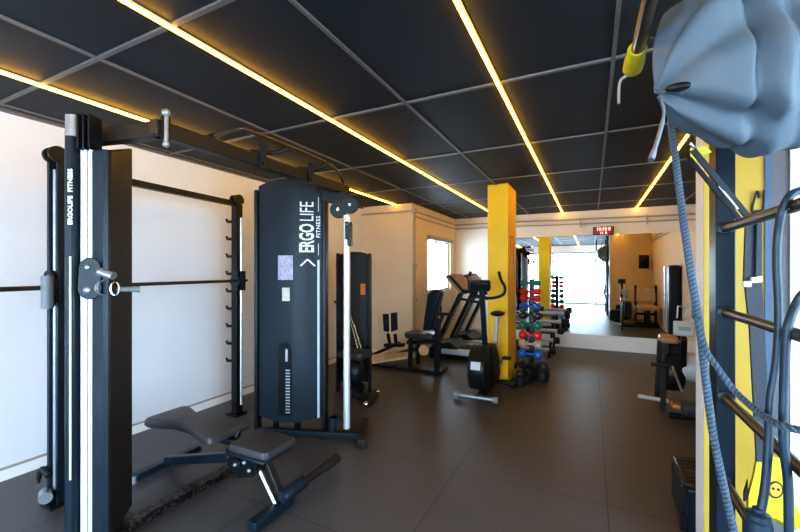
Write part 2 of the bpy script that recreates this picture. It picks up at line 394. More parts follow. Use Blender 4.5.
# text reads upwards: glyph right = +Z, glyph up = -d
put_text(tx, 'ERGO', .175, pl(.182, 1.795, .008), upv, -tg(.182), xs=.56, bold=.0055, space=1.0)
put_text(tx, 'LIFE', .175, pl(.182, 2.035, .008), upv, -tg(.182), xs=.62, bold=.0, space=.98)
tx.beam(pl(.12, 1.545), pl(.182, 1.605), .014, .003, n).beam(pl(.244, 1.545), pl(.182, 1.605), .014, .003, n)
put_text(tx, 'FITNESS', .05, pl(.272, 1.90, .005), upv, -tg(.272), bold=.001, space=1.15)
T.part('lettering', tx, M['letter'], parent=cover, smooth=False, label='white upright lettering reading ERGOLIFE FITNESS')
st = MB()
for z0, z1 in ((.17, 1.60), (1.64, 1.75), (2.04, 2.17)):
    w_ = .009 if z0 < 1 else .003
    st.prism([pl(.272-w_, z0, .002), pl(.272+w_, z0, .002), pl(.272+w_, z1, .002), pl(.272-w_, z1, .002)], n*.003)
T.part('stripe', st, M['stripe'], parent=cover, smooth=False)
T.part('instruction_sticker', MB().prism([pl(-.085, 1.42, .003), pl(.055, 1.42, .003), pl(.055, 1.64, .003), pl(-.085, 1.64, .003)], n*.003), M['poster'], parent=cover, smooth=False)
T.part('round_sticker', MB().prism([pl(-.045, 1.23, .003), pl(.025, 1.23, .003), pl(.025, 1.35, .003), pl(-.045, 1.35, .003)], n*.003), M['sticker'], parent=cover, smooth=False)
# far chrome column with pulleys
fc = Vector((-1.97, 2.88, 0))
T.part('guide_column', MB().cyl(fc+Vector((0,0,.09)), fc+Vector((0,0,2.0)), .03), M['satin'])
pb = MB(); pb.box(fc+Vector((.02,-.0,1.86)), (.055,.06,.16), rz=.4); pb.box(fc+Vector((.05,-.02,1.82)), (.03,.08,.2), rz=.4)
T.part('pulley_carriage', pb, M['black'], bevel=.006)
for a in ((-.075, 2.05), (.03, 2.09)):
    c_ = fc+d*a[0]+Vector((0,0,a[1])); pu = MB().lathe(c_-n*.02, [(.0,0),(.072,0),(.076,.008),(.06,.02),(.076,.032),(.072,.04),(0,.04)], axis=n)
    pp = T.part('pulley', pu, M['bluebk'])
    T.part('bolt', MB().cyl(c_+n*.015, c_+n*.03, .014), M['chrome'], parent=pp)
T.part('pulley_bracket', MB().beam((-2.2,2.82,2.19), (-2.0,2.90,2.16), .05, .12), M['black'], bevel=.005)
hk = MB(); hk.torus(fc+Vector((.03,-.04,1.95)), .025, .005, axis=n, sy=1.5); T.part('snap_hook', hk, M['chrome'])
# far base
fb = MB(); fb.beam((-2.75,2.56,.05), (-1.80,2.89,.05), .06, .05); T.part('base_bar', fb, M['bluebk'], bevel=.008)
fb = MB(); fb.beam((-1.97,3.2,.04), (-1.735,2.76,.04), .075, .07); T.part('foot', fb, M['brownbk'], bevel=.01)
b = MB().cyl((-2.07,2.80,.08), (-2.07,2.80,.2), .04); b.box((-2.05,2.82,.17),(.09,.08,.06)); T.part('lower_pulley', b, M['bluebk'])
T.part('floor_pad', MB().cyl(PC+d*.31+Vector((0,0,0)), PC+d*.31+Vector((0,0,.02)), .045), M['rubber'])
# crossbeam
T.part('crossbeam', MB().beam((-2.05,1.22,2.25), (-2.05,3.0,2.25), .07, .085), M['brownbk'], bevel=.006)
T.part('beam_arm', MB().beam((-2.03,1.275,2.25), (-2.56,1.155,2.25), .07, .085), M['brownbk'], bevel=.006)
T.part('beam_arm', MB().beam((-2.05,2.97,2.25), (-2.25,2.80,2.25), .06, .08), M['brownbk'], bevel=.006)
for y in (1.26,):
    b = MB(); b.cyl((-2.0,y,2.17), (-2.0,y,2.34), .012); b.ball((-2.0,y,2.33), .022); b.ball((-2.0,y,2.165), .018)
    T.part('joint_bolt', b, M['steel'])
    T.part('joint_plate', MB().box((-2.004,y,2.25), (.012,.045,.12)), M['black'])
b = MB(); b.tube([(-2.30,1.70,2.375),(-2.14,1.70,2.38),(-1.99,1.70,2.385),(-1.94,1.76,2.385),(-1.93,2.25,2.385),(-1.96,2.62,2.385),(-2.02,2.85,2.36),(-2.06,2.97,2.28)], .014, 10, smooth=5)
pull = T.part('overhead_bar', b, M['rung'])
T.part('grip', MB().tube([(-2.32,1.70,2.373),(-2.19,1.70,2.378)], .019, 12), M['rubber'], parent=pull)
b = MB().tube([(-2.2,2.0,2.36),(-2.1,2.0,2.34),(-2.02,2.02,2.33),(-1.96,2.06,2.345),(-1.93,2.1,2.385)], .016, 10, smooth=4)
T.part('neutral_grip', b, M['brownbk'])
b = MB().tube([(-2.2,2.5,2.36),(-2.1,2.5,2.34),(-2.02,2.5,2.33),(-1.96,2.52,2.345),(-1.94,2.56,2.385)], .016, 10, smooth=4)
T.part('neutral_grip', b, M['brownbk'])
for y in (1.93, 2.43):
    b = MB().bb((-2.012,y-.03,2.2),(-2.0,y+.03,2.36)); b.cyl((-2.0,y,2.23),(-1.985,y,2.23),.014); T.part('bar_bracket', b, M['bluebk'])
# near tower
N_, R_, L_ = Vector((-2.24,1.118,0)), Vector((-2.455,1.345,0)), Vector((-2.45,1.095,0))
foot = [N_, R_, L_+(R_-N_)*1.0, L_]
fp4 = [L_+(N_-L_)*.1, N_, R_, foot[2]]
T.part('tower_body', MB().add([p+Vector((0,0,.10)) for p in fp4]+[p+Vector((0,0,z)) for p, z in zip(fp4, (2.13,2.13,2.235,2.235))], [(3,2,1,0),(4,5,6,7),(0,1,5,4),(1,2,6,5),(2,3,7,6),(3,0,4,7)]), M['brownbk'], bevel=.012)
e = (N_-L_).normalized(); en = Vector((e.y,-e.x,0))
T.part('tower_cover', MB().prism([L_+en*.004+Vector((0,0,.1)), N_+en*.004+Vector((0,0,.1)), N_+en*.022-e*.02+Vector((0,0,.1)), L_+en*.022+Vector((0,0,.1))], (0,0,2.03)), M['bluebk'], bevel=.004)
for x in (84.6, 92.2):
    p = at(x, 300, t=2.03); T.part('guide_column', MB().cyl((p.x,p.y,.05), (p.x,p.y,2.14), .0175), M['satin'])
p = at(74.5, 300, t=2.03); pr = at(68.5, 300, t=2.03)
ua = math.atan2(.532, -1.174)+math.pi/2
T.part('front_post', MB().box((p.x,p.y,1.12), (.056,.07,2.24), rz=R(22)), M['bluebk'], bevel=.012)
tx = MB(); q = at(70.3, 240, t=1.98)
T.part('lettering_strip', MB().box((q.x,q.y,1.0), (.010,.004,1.15), rz=R(22)), M['stripe'])
pq = at(70.3, 240, t=1.972)
put_text(tx, 'ERGOLIFE  FITNESS', .034, (pq.x,pq.y,1.88), (0,0,1), (-math.cos(R(22)),-math.sin(R(22)),0), bold=.001)
T.part('lettering', tx, M['letter'], smooth=False, label='small pale upright lettering on the near post')
pc = at(74, 125, t=2.02); T.part('post_cap', MB().cyl((pc.x,pc.y,2.2), (pc.x,pc.y,2.31), .036), M['steel'])
for x in (84, 89.5, 95):
    p = at(x, 135, t=2.02); T.part('pulley_plate', MB().box((p.x,p.y,2.22), (.009,.09,.18), rz=R(28)), M['black'], bevel=.002)
p = at(89, 130, t=2.06); T.part('pulley', MB().lathe((p.x-.01,p.y-.01,2.22), [(0,0),(.06,0),(.045,.012),(.06,.024),(0,.024)], axis=(.9,.42,0)), M['steel'])
# near carriage
ca = at(90, 278, t=1.97); fx = Vector((-ca.x,-ca.y,0)).normalized(); rt = Vector((-fx.y,fx.x,0))
poly = []
for k in range(13): a = math.pi*k/12; poly.append((math.cos(a)*.043, .055+math.sin(a)*.05))
for k in range(13): a = math.pi+math.pi*k/12; poly.append((math.cos(a)*.048, -.055+math.sin(a)*.055))
car = T.part('carriage', MB().prism([ca+rt*a+Vector((0,0,z)) for a, z in poly], fx*.02), M['bluebk'], bevel=.004)
for z, r in ((.055,.014),(-.06,.017)): T.part('bolt', MB().lathe(ca+fx*.02+rt*(-.01)+Vector((0,0,z)), [(r,0),(r,.01),(r*.5,.02),(0,.02)], axis=fx), M['steel'], parent=car)
b = MB(); p = ca+rt*.045+Vector((0,0,.03))+fx*.02; b.cyl(p, p+fx*.05+rt*.05+Vector((0,0,-.02)), .02); b.ball(p, .024)
T.part('knob', b, M['steel'], parent=car)
b = MB().torus(ca+rt*.1+fx*.06+Vector((0,0,-.055)), .018, .0045, axis=fx, sx=1, sy=1.9)
T.part('snap_hook', b, M['chrome'])
b = MB().torus(ca+rt*.045+fx*.03+Vector((0,0,-.05)), .035, .004, axis=(rt+fx).normalized()); b.torus(ca+rt*.055+fx*.03+Vector((0,0,-.05)), .037, .004, axis=(rt+fx).normalized())
T.part('cable', b, M['steel'])
b = MB().cyl(ca+rt*.11+fx*.03+Vector((0,0,-.06)), ca+rt*.205+fx*.03+Vector((0,0,-.063)), .014); b.cyl(ca+rt*.195+fx*.03+Vector((0,0,-.063)), ca+rt*.21+fx*.03+Vector((0,0,-.063)), .017)
T.part('side_handle', b, M['grey'])
# base rail
T.part('base_rail', MB().beam((-2.40,1.15,.035), (-2.40,2.55,.035), .085, .05), M['plate'], bevel=.004)
T.part('base_plate', MB().prism([Vector((p.x,p.y,0)) for p in [L_, N_+(N_-L_)*.05, R_, foot[2]]], (0,0,.06)), M['black'])

# ------------------------------------------------------------------ smith machine
T = Thing('smith_machine', 'black guided barbell rack standing against the white left wall', 'gym machine', (-3.2, 2.0, 0))
U0 = Vector((-3.09,1.245,0)); U1 = Vector((-3.33,2.85,0))
b = MB().box(U0+Vector((-.03,0,1.1)), (.03,.09,2.2)); b.box(U0+Vector((.035,0,1.1)), (.02,.05,2.2)); b.box(U0+Vector((0,.04,1.1)), (.07,.02,2.2))
T.part('upright', b, M['bluebk'], bevel=.004)
T.part('upright', MB().box(U1+Vector((-.0,0,1.1)), (.08,.08,2.2)), M['black'], bevel=.006)
T.part('guide_rod', MB().cyl(U0+Vector((.005,-.02,.1)), U0+Vector((.005,-.02,2.15)), .012), M['steel'])
T.part('guide_rod', MB().cyl(U1+Vector((.085,-.02,.12)), U1+Vector((.085,-.02,2.05)), .012), M['satin'])
for k in range(9):
    z = .56+.182*k
    b = MB().cyl(U1+Vector((-.03,-.02,z)), U1+Vector((-.09,-.045,z)), .017, .013); b.beam(U1+Vector((-.085,-.045,z-.008)), U1+Vector((-.1,-.05,z+.03)), .02, .016)
    T.part('rack_hook', b, M['black'])
T.part('top_bar', MB().beam(U0+Vector((0,0,2.17)), U1+Vector((0,0,2.2)), .05, .05), M['brownbk'])
for u_ in (U0, U1): T.part('base_plate', MB().box(u_+Vector((0,0,.01)), (.14,.14,.02)), M['black'])
for u_ in (U0, U1):
    b = MB().lathe(u_+Vector((-.02,-.03,2.24)), [(0,0),(.05,0),(.04,.012),(.05,.024),(0,.024)], axis=(1,0,0)); b.lathe(u_+Vector((.05,-.03,2.24)), [(0,0),(.05,0),(.04,.012),(.05,.024),(0,.024)], axis=(1,0,0))
    b.box(u_+Vector((.02,0,2.23)), (.11,.05,.05)); T.part('top_pulley', b, M['brownbk'])
dv = (U1-U0).normalized()
T.part('barbell', MB().cyl(U0-dv*.75+Vector((.06,-.03,1.395)), U1+dv*.12+Vector((.06,-.03,1.40)), .0145), M['rung'])
for u_, s in ((U0, 1), (U1, 1)):
    b = MB().lathe(u_+Vector((.05,-.05,1.395)), [(0,0),(.055,0),(.06,.01),(.055,.03),(0,.03)], axis=(.3,-.95,0)); b.box(u_+Vector((.06,-.01,1.40)), (.09,.06,.2)); b.lathe(u_+Vector((.05,-.05,1.47)), [(0,0),(.035,0),(.035,.03),(0,.03)], axis=(.3,-.95,0)); b.lathe(u_+Vector((.05,-.05,1.32)), [(0,0),(.035,0),(.035,.03),(0,.03)], axis=(.3,-.95,0))
    T.part('bar_carriage', b, M['bluebk'], bevel=.003)
fr_ = at(47.5, 292, t=2.36)
b = MB().cyl(fr_+Vector((0,0,-.1)), fr_+Vector((0,0,.1)), .031); T.part('guard_roller', b, M['grey'], bevel=.004)
T.part('roller_bracket', MB().beam(fr_+Vector((0,0,.1)), U0+Vector((0,0,1.49)), .012, .006), M['steel'])
T.part('roller_bracket', MB().beam(fr_+Vector((0,0,-.1)), U0+Vector((0,0,1.29)), .012, .006), M['steel'])
b = MB().tube([U0+Vector((0,-.05,.2)), U0+Vector((-.05,-.06,.23)), U0+Vector((-.1,-.06,.2)), U0+Vector((-.11,-.06,.13))], [.02,.02,.014,.008], 10, smooth=4)
T.part('safety_catch', b, M['rubber'])
T.part('foot_roller', MB().cyl(U0+Vector((-.02,-.06,.09)), U0+Vector((.06,-.09,.09)), .035), M['steel'])

# ------------------------------------------------------------------ flat bench
T = Thing('weight_bench', 'flat black vinyl bench with separate seat pad in front of the cable machine', 'bench', (-2.3, 1.8, 0))
def pad(outline, z0, z1, cx, cy, rise=.012):
    mb = MB(); N = len(outline); vs = []
    for (k, z) in ((.93, z0), (1.0, z0+(z1-z0)*.25), (1.0, z1-(z1-z0)*.3), (.955, z1), (.5, z1+rise)):
        vs += [Vector((cx+(x-cx)*k, cy+(y-cy)*k, z)) for x, y in outline]
    fs = [tuple(range(N))[::-1], tuple(4*N+i for i in range(N))]
    for j in range(4): fs += [(j*N+i, j*N+(i+1)%N, (j+1)*N+(i+1)%N, (j+1)*N+i) for i in range(N)]
    return mb.add(vs, fs)
def rr(x0, y0, x1, y1, r, n=5, wf=None):
    o = []
    for cx, cy, a0 in ((x1-r,y1-r,0),(x0+r,y1-r,90),(x0+r,y0+r,180),(x1-r,y0+r,270)):
        for k in range(n+1):
            a = R(a0+90*k/n); o.append((cx+r*math.cos(a), cy+r*math.sin(a)))
    # densify long edges
    q = []
    for i in range(len(o)):
        a = o[i]; b = o[(i+1)%len(o)]; L = math.hypot(b[0]-a[0], b[1]-a[1]); m = max(1, int(L/.05))
        for k in range(m): q.append((a[0]+(b[0]-a[0])*k/m, a[1]+(b[1]-a[1])*k/m))
    if wf:
        cy = (y0+y1)/2; q = [(x, cy+(y-cy)*wf((x-x0)/(x1-x0))) for x, y in q]
    return q
BY = 1.745
T.part('backrest', pad(rr(-2.80, BY-.16, -2.075, BY+.16, .05, wf=lambda t: .72+.26*math.cos(t*2*math.pi)*(1 if t < .5 else .75)+(.1 if t > .5 else 0)*(t-.5)*2), .42, .475, -2.46, BY, .006), M['vinyl'])
T.part('seat', pad(rr(-1.965, BY-.14, -1.65, BY+.125, .035), .415, .462, -1.82, BY, .005), M['vinyl'])
T.part('seat_base', MB().bb((-1.97, BY-.14, .392), (-1.665, BY+.11, .415)), M['bluebk'], bevel=.01)
T.part('backrest_frame', MB().beam((-2.80, BY, .40), (-2.05, BY, .40), .05, .04), M['bluebk'], bevel=.004)
b = MB().beam((-2.88, 1.82, .07), (-2.02, BY+.04, .30), .05, .06); T.part('frame', b, M['bluebk'], bevel=.006)
b = MB().beam((-1.90, BY+.07, .36), (-1.73, 1.83, .05), .05, .045); T.part('front_strut', b, M['brownbk'], bevel=.006)
b = MB().cyl((-1.90, BY-.0, .34), (-1.745, 1.78, .06), .010); T.part('strut_rod', b, M['satin'])
b = MB().prism([(-2.1, BY-.04, .36), (-1.82, BY-.04, .36), (-1.85, BY-.04, .24), (-1.98, BY-.04, .2), (-2.08, BY-.04, .26)], (0, .1, 0)); b.cyl((-1.98,BY-.06,.3),(-1.98,BY+.08,.3),.03); b.cyl((-2.08,BY-.03,.30),(-2.08,BY+.05,.45),.02)
br = T.part('pivot_bracket', b, M['black'], bevel=.004)
for x, z in ((-1.9,.33),(-1.98,.3),(-1.86,.29)): T.part('bolt', MB().ball((x, BY-.065, z), .013), M['steel'], parent=br)
T.part('foot_bar', MB().beam((-1.735, 1.58, .04), (-1.735, 1.90, .04), .07, .06), M['bluebk'], bevel=.006)
T.part('foot_bar', MB().beam((-2.9, 1.60, .04), (-2.9, 2.10, .04), .06, .05), M['bluebk'], bevel=.006)
T.part('roller', MB().lathe((-1.715, 1.80, .10), [(0,0),(.035,0),(.042,.01),(.042,.2),(.03,.21),(0,.21)], axis=(0,1,0)), M['bluebk'])
T.part('grip', MB().lathe((-1.715, 2.0, .095), [(0,0),(.022,0),(.026,.08),(.026,.22),(.033,.23),(.033,.38),(0,.39)], axis=(0,1,0)), M['brownbk'])
for y in (1.6, 2.1): T.part('rubber_foot', MB().cyl((-2.9,y,0),(-2.9,y,.05), .02), M['steel'])

# ------------------------------------------------------------------ second weight machine behind the cable machine
T = Thing('pulldown_machine', 'black weight machine with rounded tower behind the lettered cable machine', 'gym machine', (-2.65, 4.2, 0))
a0 = at(338, 300, t=4.85); a1 = at(371, 300, t=4.85); dm = (a1-a0).normalized(); nm = Vector((dm.y,-dm.x,0))
poly = [a0+Vector((0,0,.1-a0.z)), a1+Vector((0,0,.1-a1.z))]
for k in range(9):
    t_ = k/8; p = a1.lerp(a0, t_); poly.append(Vector((p.x, p.y, 1.68+.065*math.sin(math.pi*t_)**.5)))
T.part('tower_cover', MB().prism(poly, -nm*.16), M['brownbk'], bevel=.01)
for q in (0.02, .97):
    p = a0.lerp(a1, q); T.part('upright', MB().box((p.x,p.y,.86), (.03,.2,1.72), rz=math.atan2(dm.y,dm.x)), M['black'], bevel=.005)
p = a0.lerp(a1, .76)+nm*.012
T.part('weight_window', MB().prism([p+dm*s-Vector((0,0,p.z-z)) for s, z in ((-.05,.2),(.05,.2),(.05,1.15),(-.05,1.15))], nm*.01), M['black'], smooth=False)
T.part('sticker', MB().prism([p+dm*s-Vector((0,0,p.z-z)) for s, z in ((-.03,1.20),(.03,1.20),(.03,1.34),(-.03,1.34))], nm*.01), M['orange'], smooth=False)
b = MB(); q = a0.lerp(a1, .6)+nm*.3
T.part('seat', pad([(q.x+x, q.y+y) for x, y in rr(-.17,-.15,.17,.15,.05)], .48, .56, q.x, q.y), M['vinyl'])
b = MB().box((q.x,q.y,.3), (.12,.12,.36)).ball((q.x+.02,q.y-.06,.32), .13, (1,1,1.3)); b.beam((q.x,q.y,.05),(q.x-.1,q.y+.3,.05),.08,.08); T.part('frame', b, M['black'], bevel=.01)
b = MB()
for s in (0, .05): b.cyl(q+Vector((-.02+s,.1,.56-q.z)), a0.lerp(a1,.3+s)+nm*.04+Vector((0,0,-.12)), .008)
T.part('cable', b, M['chrome'])
f0 = at(366, 404, z=.05); f1 = at(377, 393, z=.05)
b = MB().beam(f0, f1, .06, .05); b.beam((q.x,q.y,.05), (f0+f1)/2, .05, .05); ft = T.part('foot', b, M['brownbk'], bevel=.006)
T.part('end_cap', MB().ball(f1, .04).ball(f0, .03), M['chrome'], parent=ft)
lv = at(334, 302, t=4.6); T.part('handle', MB().cyl(lv, lv+Vector((.12,.1,.01)), .014), M['black'])

# ------------------------------------------------------------------ leg press
T = Thing('leg_press', 'black seated leg press with upright padded backrest beside the window', 'gym machine', (-2.5, 5.3, 0))
def P(x, y, Y): return at(x, y, Y=Y)
bq = [P(422,331,5.25), P(432,330,5.25), P(440,293,5.25), P(438,290,5.25), P(432,290,5.25), P(427,294,5.25)]
T.part('backrest', MB().prism(bq, (-.02,.24,0)), M['bluebk'], bevel=.03)
s0 = P(403,336,5.25); s1 = P(433,333,5.25)
T.part('seat', pad([(x,y) for x, y in rr(s0.x, 5.25, s1.x, 5.6, .06)], s0.z-.03, s0.z+.05, (s0.x+s1.x)/2, 5.42), M['vinyl'])
T.part('seat_frame', MB().beam(P(408,342,5.42), P(438,341,5.42), .12, .05), M['black'])
b = MB().beam(P(437,374,5.2), P(438,318,5.2), .05, .08, (1,0,0)); b.tube([P(434,330,5.2), P(440,322,5.2), P(443,313,5.2)], .025, 8, smooth=3); T.part('upright', b, M['black'], bevel=.004)
T.part('upright', MB().beam(P(410,370,5.3), P(411,335,5.3), .05, .06, (1,0,0)), M['black'], bevel=.004)
T.part('upright', MB().beam(P(418,364,5.6), P(418,340,5.6), .05, .05, (1,0,0)), M['black'], bevel=.004)
b = MB().cyl(P(434,313.5,5.15), P(453,314.5,5.15), .02); b.cyl(P(441,306,5.15), P(441,314,5.15), .012); T.part('handle', b, M['rubber'])
b = MB().beam(P(372,366,5.3), P(442,373,5.2), .07, .05); b.beam(P(438,373,5.2)+Vector((0,-.08,0)), P(438,373,5.2)+Vector((0,.35,0)), .06,.05); T.part('base_bar', b, M['black'], bevel=.005)
b = MB().beam(P(372,355,5.6), P(400,343,5.6), .06, .05); b.beam(P(366,362,5.45), P(420,348,5.6), .05,.05); T.part('slide_rail', b, M['black'])
T.part('floor_board', MB().prism([P(370,357,5.5), P(410,350,5.7), P(412,358,5.3), P(372,364,5.15)], (0,0,.03)), M['wood'], smooth=False)
fp = T.part('foot_plate', MB().prism([P(390.5,313,5.2), P(396.5,312.5,5.2), P(397,330,5.2), P(391,332,5.2)], (0,.03,0)), M['bluebk'], bevel=.004)
T.part('foot_plate', MB().prism([P(382.5,314,5.2), P(388,314,5.2), P(388.5,332,5.2), P(383.5,331,5.2)], (0,.03,0)), M['bluebk'], bevel=.004)
b = MB().beam(P(388,334,5.3), P(390,345,5.4), .04,.04).beam(P(395,334,5.4), P(396,343,5.4), .04,.04).beam(P(385,345,5.4), P(404,345,5.4),.08,.05); T.part('plate_carriage', b, M['black'])
T.part('weight_plate', MB().lathe(P(424,350,5.6), [(0,0),(.08,0),(.09,.02),(.08,.04),(0,.04)], axis=(.3,-1,0)), M['copper'])
for x, y, Y_ in ((437,378,5.2), (395,371,5.25), (412,374,5.25)):
    p = P(x,y,Y_); T.part('rubber_foot', MB().cyl((p.x,p.y,0),(p.x,p.y,.06), .03), M['rubber'])

# ------------------------------------------------------------------ treadmills
def treadmill(y0, lab):
    T = Thing('treadmill', lab, 'treadmill', (-1.8, y0, 0), 'treadmills under the window')
    x0, x1 = -2.55, -1.28; w = .70
    T.part('deck', MB().bb((x0+.3, y0-w/2+.1, .1), (x1, y0+w/2-.1, .17)), M['rubber'], bevel=.01)
    for s in (-1, 1): T.part('side_rail', MB().bb((x0+.25, y0+s*(w/2-.06)-.05, .09), (x1+.03, y0+s*(w/2-.06)+.05, .19)), M['lgrey'], bevel=.02)
    prof = [(x0,.05),(x0,.14),(x0+.1,.25),(x0+.4,.29),(x0+.55,.19),(x0+.55,.05)]
    T.part('motor_cover', MB().prism([(x, y0-w/2+.02, z) for x, z in prof], (0, w-.04, 0)), M['bluebk'], bevel=.03)
    for s in (-1, 1):
        y = y0+s*(w/2+.02)
        u = T.part('upright', MB().beam((x0+.1, y, .03), (x0+.62, y, 1.13), .06, .15, (0,1,0)), M['black'], bevel=.01)
        T.part('trim_strip', MB().beam((x0+.19, y-.034, .15), (x0+.57, y-.034, .93), .005, .022, (0,1,0)), M['lgrey'], parent=u)
        T.part('handrail', MB().tube([(x0+.55, y, 1.05), (x0+.75, y, 1.02), (x0+1.0, y, .98)], .022, 10, smooth=3), M['rubber'])
    T.part('console', MB().prism([(x0+.62, y0-w/2-.03, 1.10), (x0+.66, y0-w/2-.03, 1.17), (x0+.40, y0-w/2-.03, 1.44), (x0+.34, y0-w/2-.03, 1.40)], (0, w+.06, 0)), M['black'], bevel=.02)
    T.part('console_face', MB().prism([(x0+.655, y0-w/2+.02, 1.186), (x0+.41, y0-w/2+.02, 1.442), (x0+.415, y0-w/2+.02, 1.447), (x0+.66, y0-w/2+.02, 1.191)], (0, w-.04, 0)), M['tan'])
    T.part('console_side', MB().prism([(x0+.60, y0-w/2-.036, 1.13), (x0+.635, y0-w/2-.036, 1.16), (x0+.41, y0-w/2-.036, 1.40), (x0+.375, y0-w/2-.036, 1.385)], (0, .004, 0)), M['tan'])
    return T
treadmill(6.50, 'black treadmill with slanted uprights nearest behind the exercise bike')
treadmill(7.45, 'second black treadmill standing closer to the mirror wall')

# ------------------------------------------------------------------ upright exercise bike
T = Thing('exercise_bike', 'black upright exercise bike with round flywheel housing before the yellow column', 'exercise bike', (-1.1, 4.8, 0))
bx = -1.145
wc = Vector((bx-.03, 4.52, .36))
T.part('flywheel_housing', MB().lathe(wc-Vector((.11,0,0)), [(0,0),(.2,.0),(.255,.03),(.265,.08),(.265,.14),(.255,.19),(.2,.22),(0,.22)], axis=(1,0,0), n=36), M['black'])
T.part('housing_trim', MB().torus(wc-Vector((.09,0,0)), .255, .008, axis=(1,0,0), n=36).torus(wc+Vector((.09,0,0)), .255, .008, axis=(1,0,0), n=36), M['brownbk'])
T.part('sticker', MB().box(wc+Vector((.0,-.262,.07)), (.11,.006,.09), rx=R(-15)), M['lgrey'])
T.part('body_shell', MB().prism([(bx-.1,4.5,.58),(bx-.1,4.75,.62),(bx-.1,5.0,.34),(bx-.1,4.98,.14),(bx-.1,4.6,.12)], (.2,0,0)), M['black'], bevel=.03)
T.part('mast', MB().beam((bx-.01,4.62,.58), (bx-.0,4.42,1.30), .065, .055, (1,0,0)), M['bluebk'], bevel=.012)
fr0 = MB().cyl((bx-.28,4.33,.055),(bx+.18,4.33,.055), .022); ff = T.part('front_foot', fr0, M['steel'])
T.part('foot_cap', MB().cyl((bx-.30,4.33,.055),(bx-.24,4.33,.055), .038), M['grey'], parent=ff)
T.part('foot_cap', MB().cyl((bx+.15,4.33,.055),(bx+.21,4.33,.055), .038), M['grey'], parent=ff)
T.part('frame', MB().beam((bx,4.33,.07),(bx,5.12,.07),.07,.06), M['black'], bevel=.006)
rf = T.part('rear_foot', MB().cyl((bx-.2,5.1,.05),(bx+.25,5.1,.05), .03), M['bluebk'])
T.part('foot_cap', MB().cyl((bx-.25,5.1,.05),(bx-.18,5.1,.05), .045), M['rubber'], parent=rf)
T.part('foot_cap', MB().cyl((bx+.2,5.1,.05),(bx+.27,5.1,.05), .045), M['rubber'], parent=rf)
T.part('console', MB().box((bx-.02,4.42,1.33),(.24,.09,.12), rx=R(25)), M['bluebk'], bevel=.02)
T.part('console_wires', MB().tube([(bx-.13,4.45,1.38),(bx-.16,4.45,1.42),(bx-.08,4.45,1.43),(bx-.02,4.45,1.39)], .006, 8, smooth=4).tube([(bx-.12,4.47,1.36),(bx-.1,4.47,1.41),(bx-.02,4.47,1.42)], .006, 8, smooth=4), M['steel'])
b = MB()
b.tube([(bx-.17,4.55,1.49),(bx-.175,4.52,1.40),(bx-.17,4.5,1.30),(bx-.12,4.46,1.22),(bx,4.43,1.19),(bx+.13,4.46,1.19),(bx+.23,4.5,1.23),(bx+.25,4.5,1.31),(bx+.2,4.52,1.40),(bx+.17,4.55,1.49)], .017, 10, smooth=5)
T.part('handlebar', b, M['rubber'])
T.part('seat_post', MB().beam((bx+.03,4.9,.4),(bx+.06,4.98,.93),.05,.05,(1,0,0)), M['lgrey'], bevel=.01)
T.part('saddle', MB().ball((bx+.06,4.98,.955), .085, (1.05,1.5,.4)), M['rubber'])
for s, z in ((-1,-.12),(1,.10)):
    cr = T.part('crank', MB().beam((bx+s*.13,4.78,.32),(bx+s*.15,4.78+.08*s,.32+z), .03,.015,(1,0,0)), M['steel'])
    T.part('pedal', MB().box((bx+s*.2,4.78+.08*s,.32+z),(.1,.09,.03)), M['rubber'], parent=cr, bevel=.005)

# ------------------------------------------------------------------ dumbbell tree
tx0, ty0 = -.80, 5.97
T = Thing('dumbbell_tree', 'black steel tree rack holding coloured dumbbells beside the yellow column', 'rack', (tx0, ty0, 0))
T.part('pole', MB().box((tx0,ty0+.02,.70),(.07,.06,1.36)), M['bluebk'], bevel=.006)
T.part('base', MB().box((tx0,ty0+.02,.03),(.5,.1,.06)).box((tx0,ty0+.02,.03),(.09,.5,.058)), M['bluebk'], bevel=.006)
DZ = [(283,'teal',.045,'small teal dumbbell topmost on the dumbbell tree'),(291.5,'red',.047,'red dumbbell second from the top of the dumbbell tree'),
      (298,'red',.047,'red dumbbell third from the top of the dumbbell tree'),(306.5,'blue',.055,'blue dumbbell on the dumbbell tree below the two small red ones'),
      (315.5,'black2',.062,'black dumbbell on the dumbbell tree above the green one'),(325,'green',.066,'dark green dumbbell halfway down the dumbbell tree'),
      (335,'red2',.068,'large red dumbbell on the dumbbell tree below the green one'),(344,'cream',.064,'cream dumbbell on the dumbbell tree between large red and bright blue'),
      (354,'blue2',.075,'bright blue large dumbbell low on the dumbbell tree'),(366,'black2',.072,'black dumbbell lowest on the dumbbell tree')]
M['red2'] = mat('bright_red_vinyl', (.75,.03,.03), .35); M['blue2'] = mat('bright_blue_vinyl', (.01,.16,.62), .35); M['black2'] = mat('black_vinyl_coat', (.03,.03,.025), .35)
arms = []
for py, mc, r, lab in DZ:
    yy = ty0-.14; z = at(530, py, Y=yy).z; hw = .115+r*.6
    prof = [(0,-hw),(r*.6,-hw),(r,-hw+.03),(r,-hw+.075),(r*.55,-hw+.1),(.018,-hw+.115),(.018,hw-.115),(r*.55,hw-.1),(r,hw-.075),(r,hw-.03),(r*.6,hw),(0,hw)]
    D = solo('dumbbell', MB().lathe((tx0,yy,z), prof, axis=(1,0,0), n=10), M[mc], lab, 'dumbbell', (tx0,yy,z), 'coloured dumbbells on the tree rack')
    for s in (-1,1):
        T.part('arm', MB().beam((tx0+s*.05,ty0,z-.028),(tx0+s*.05,yy-.02,z-.028),.014,.014), M['bluebk'])
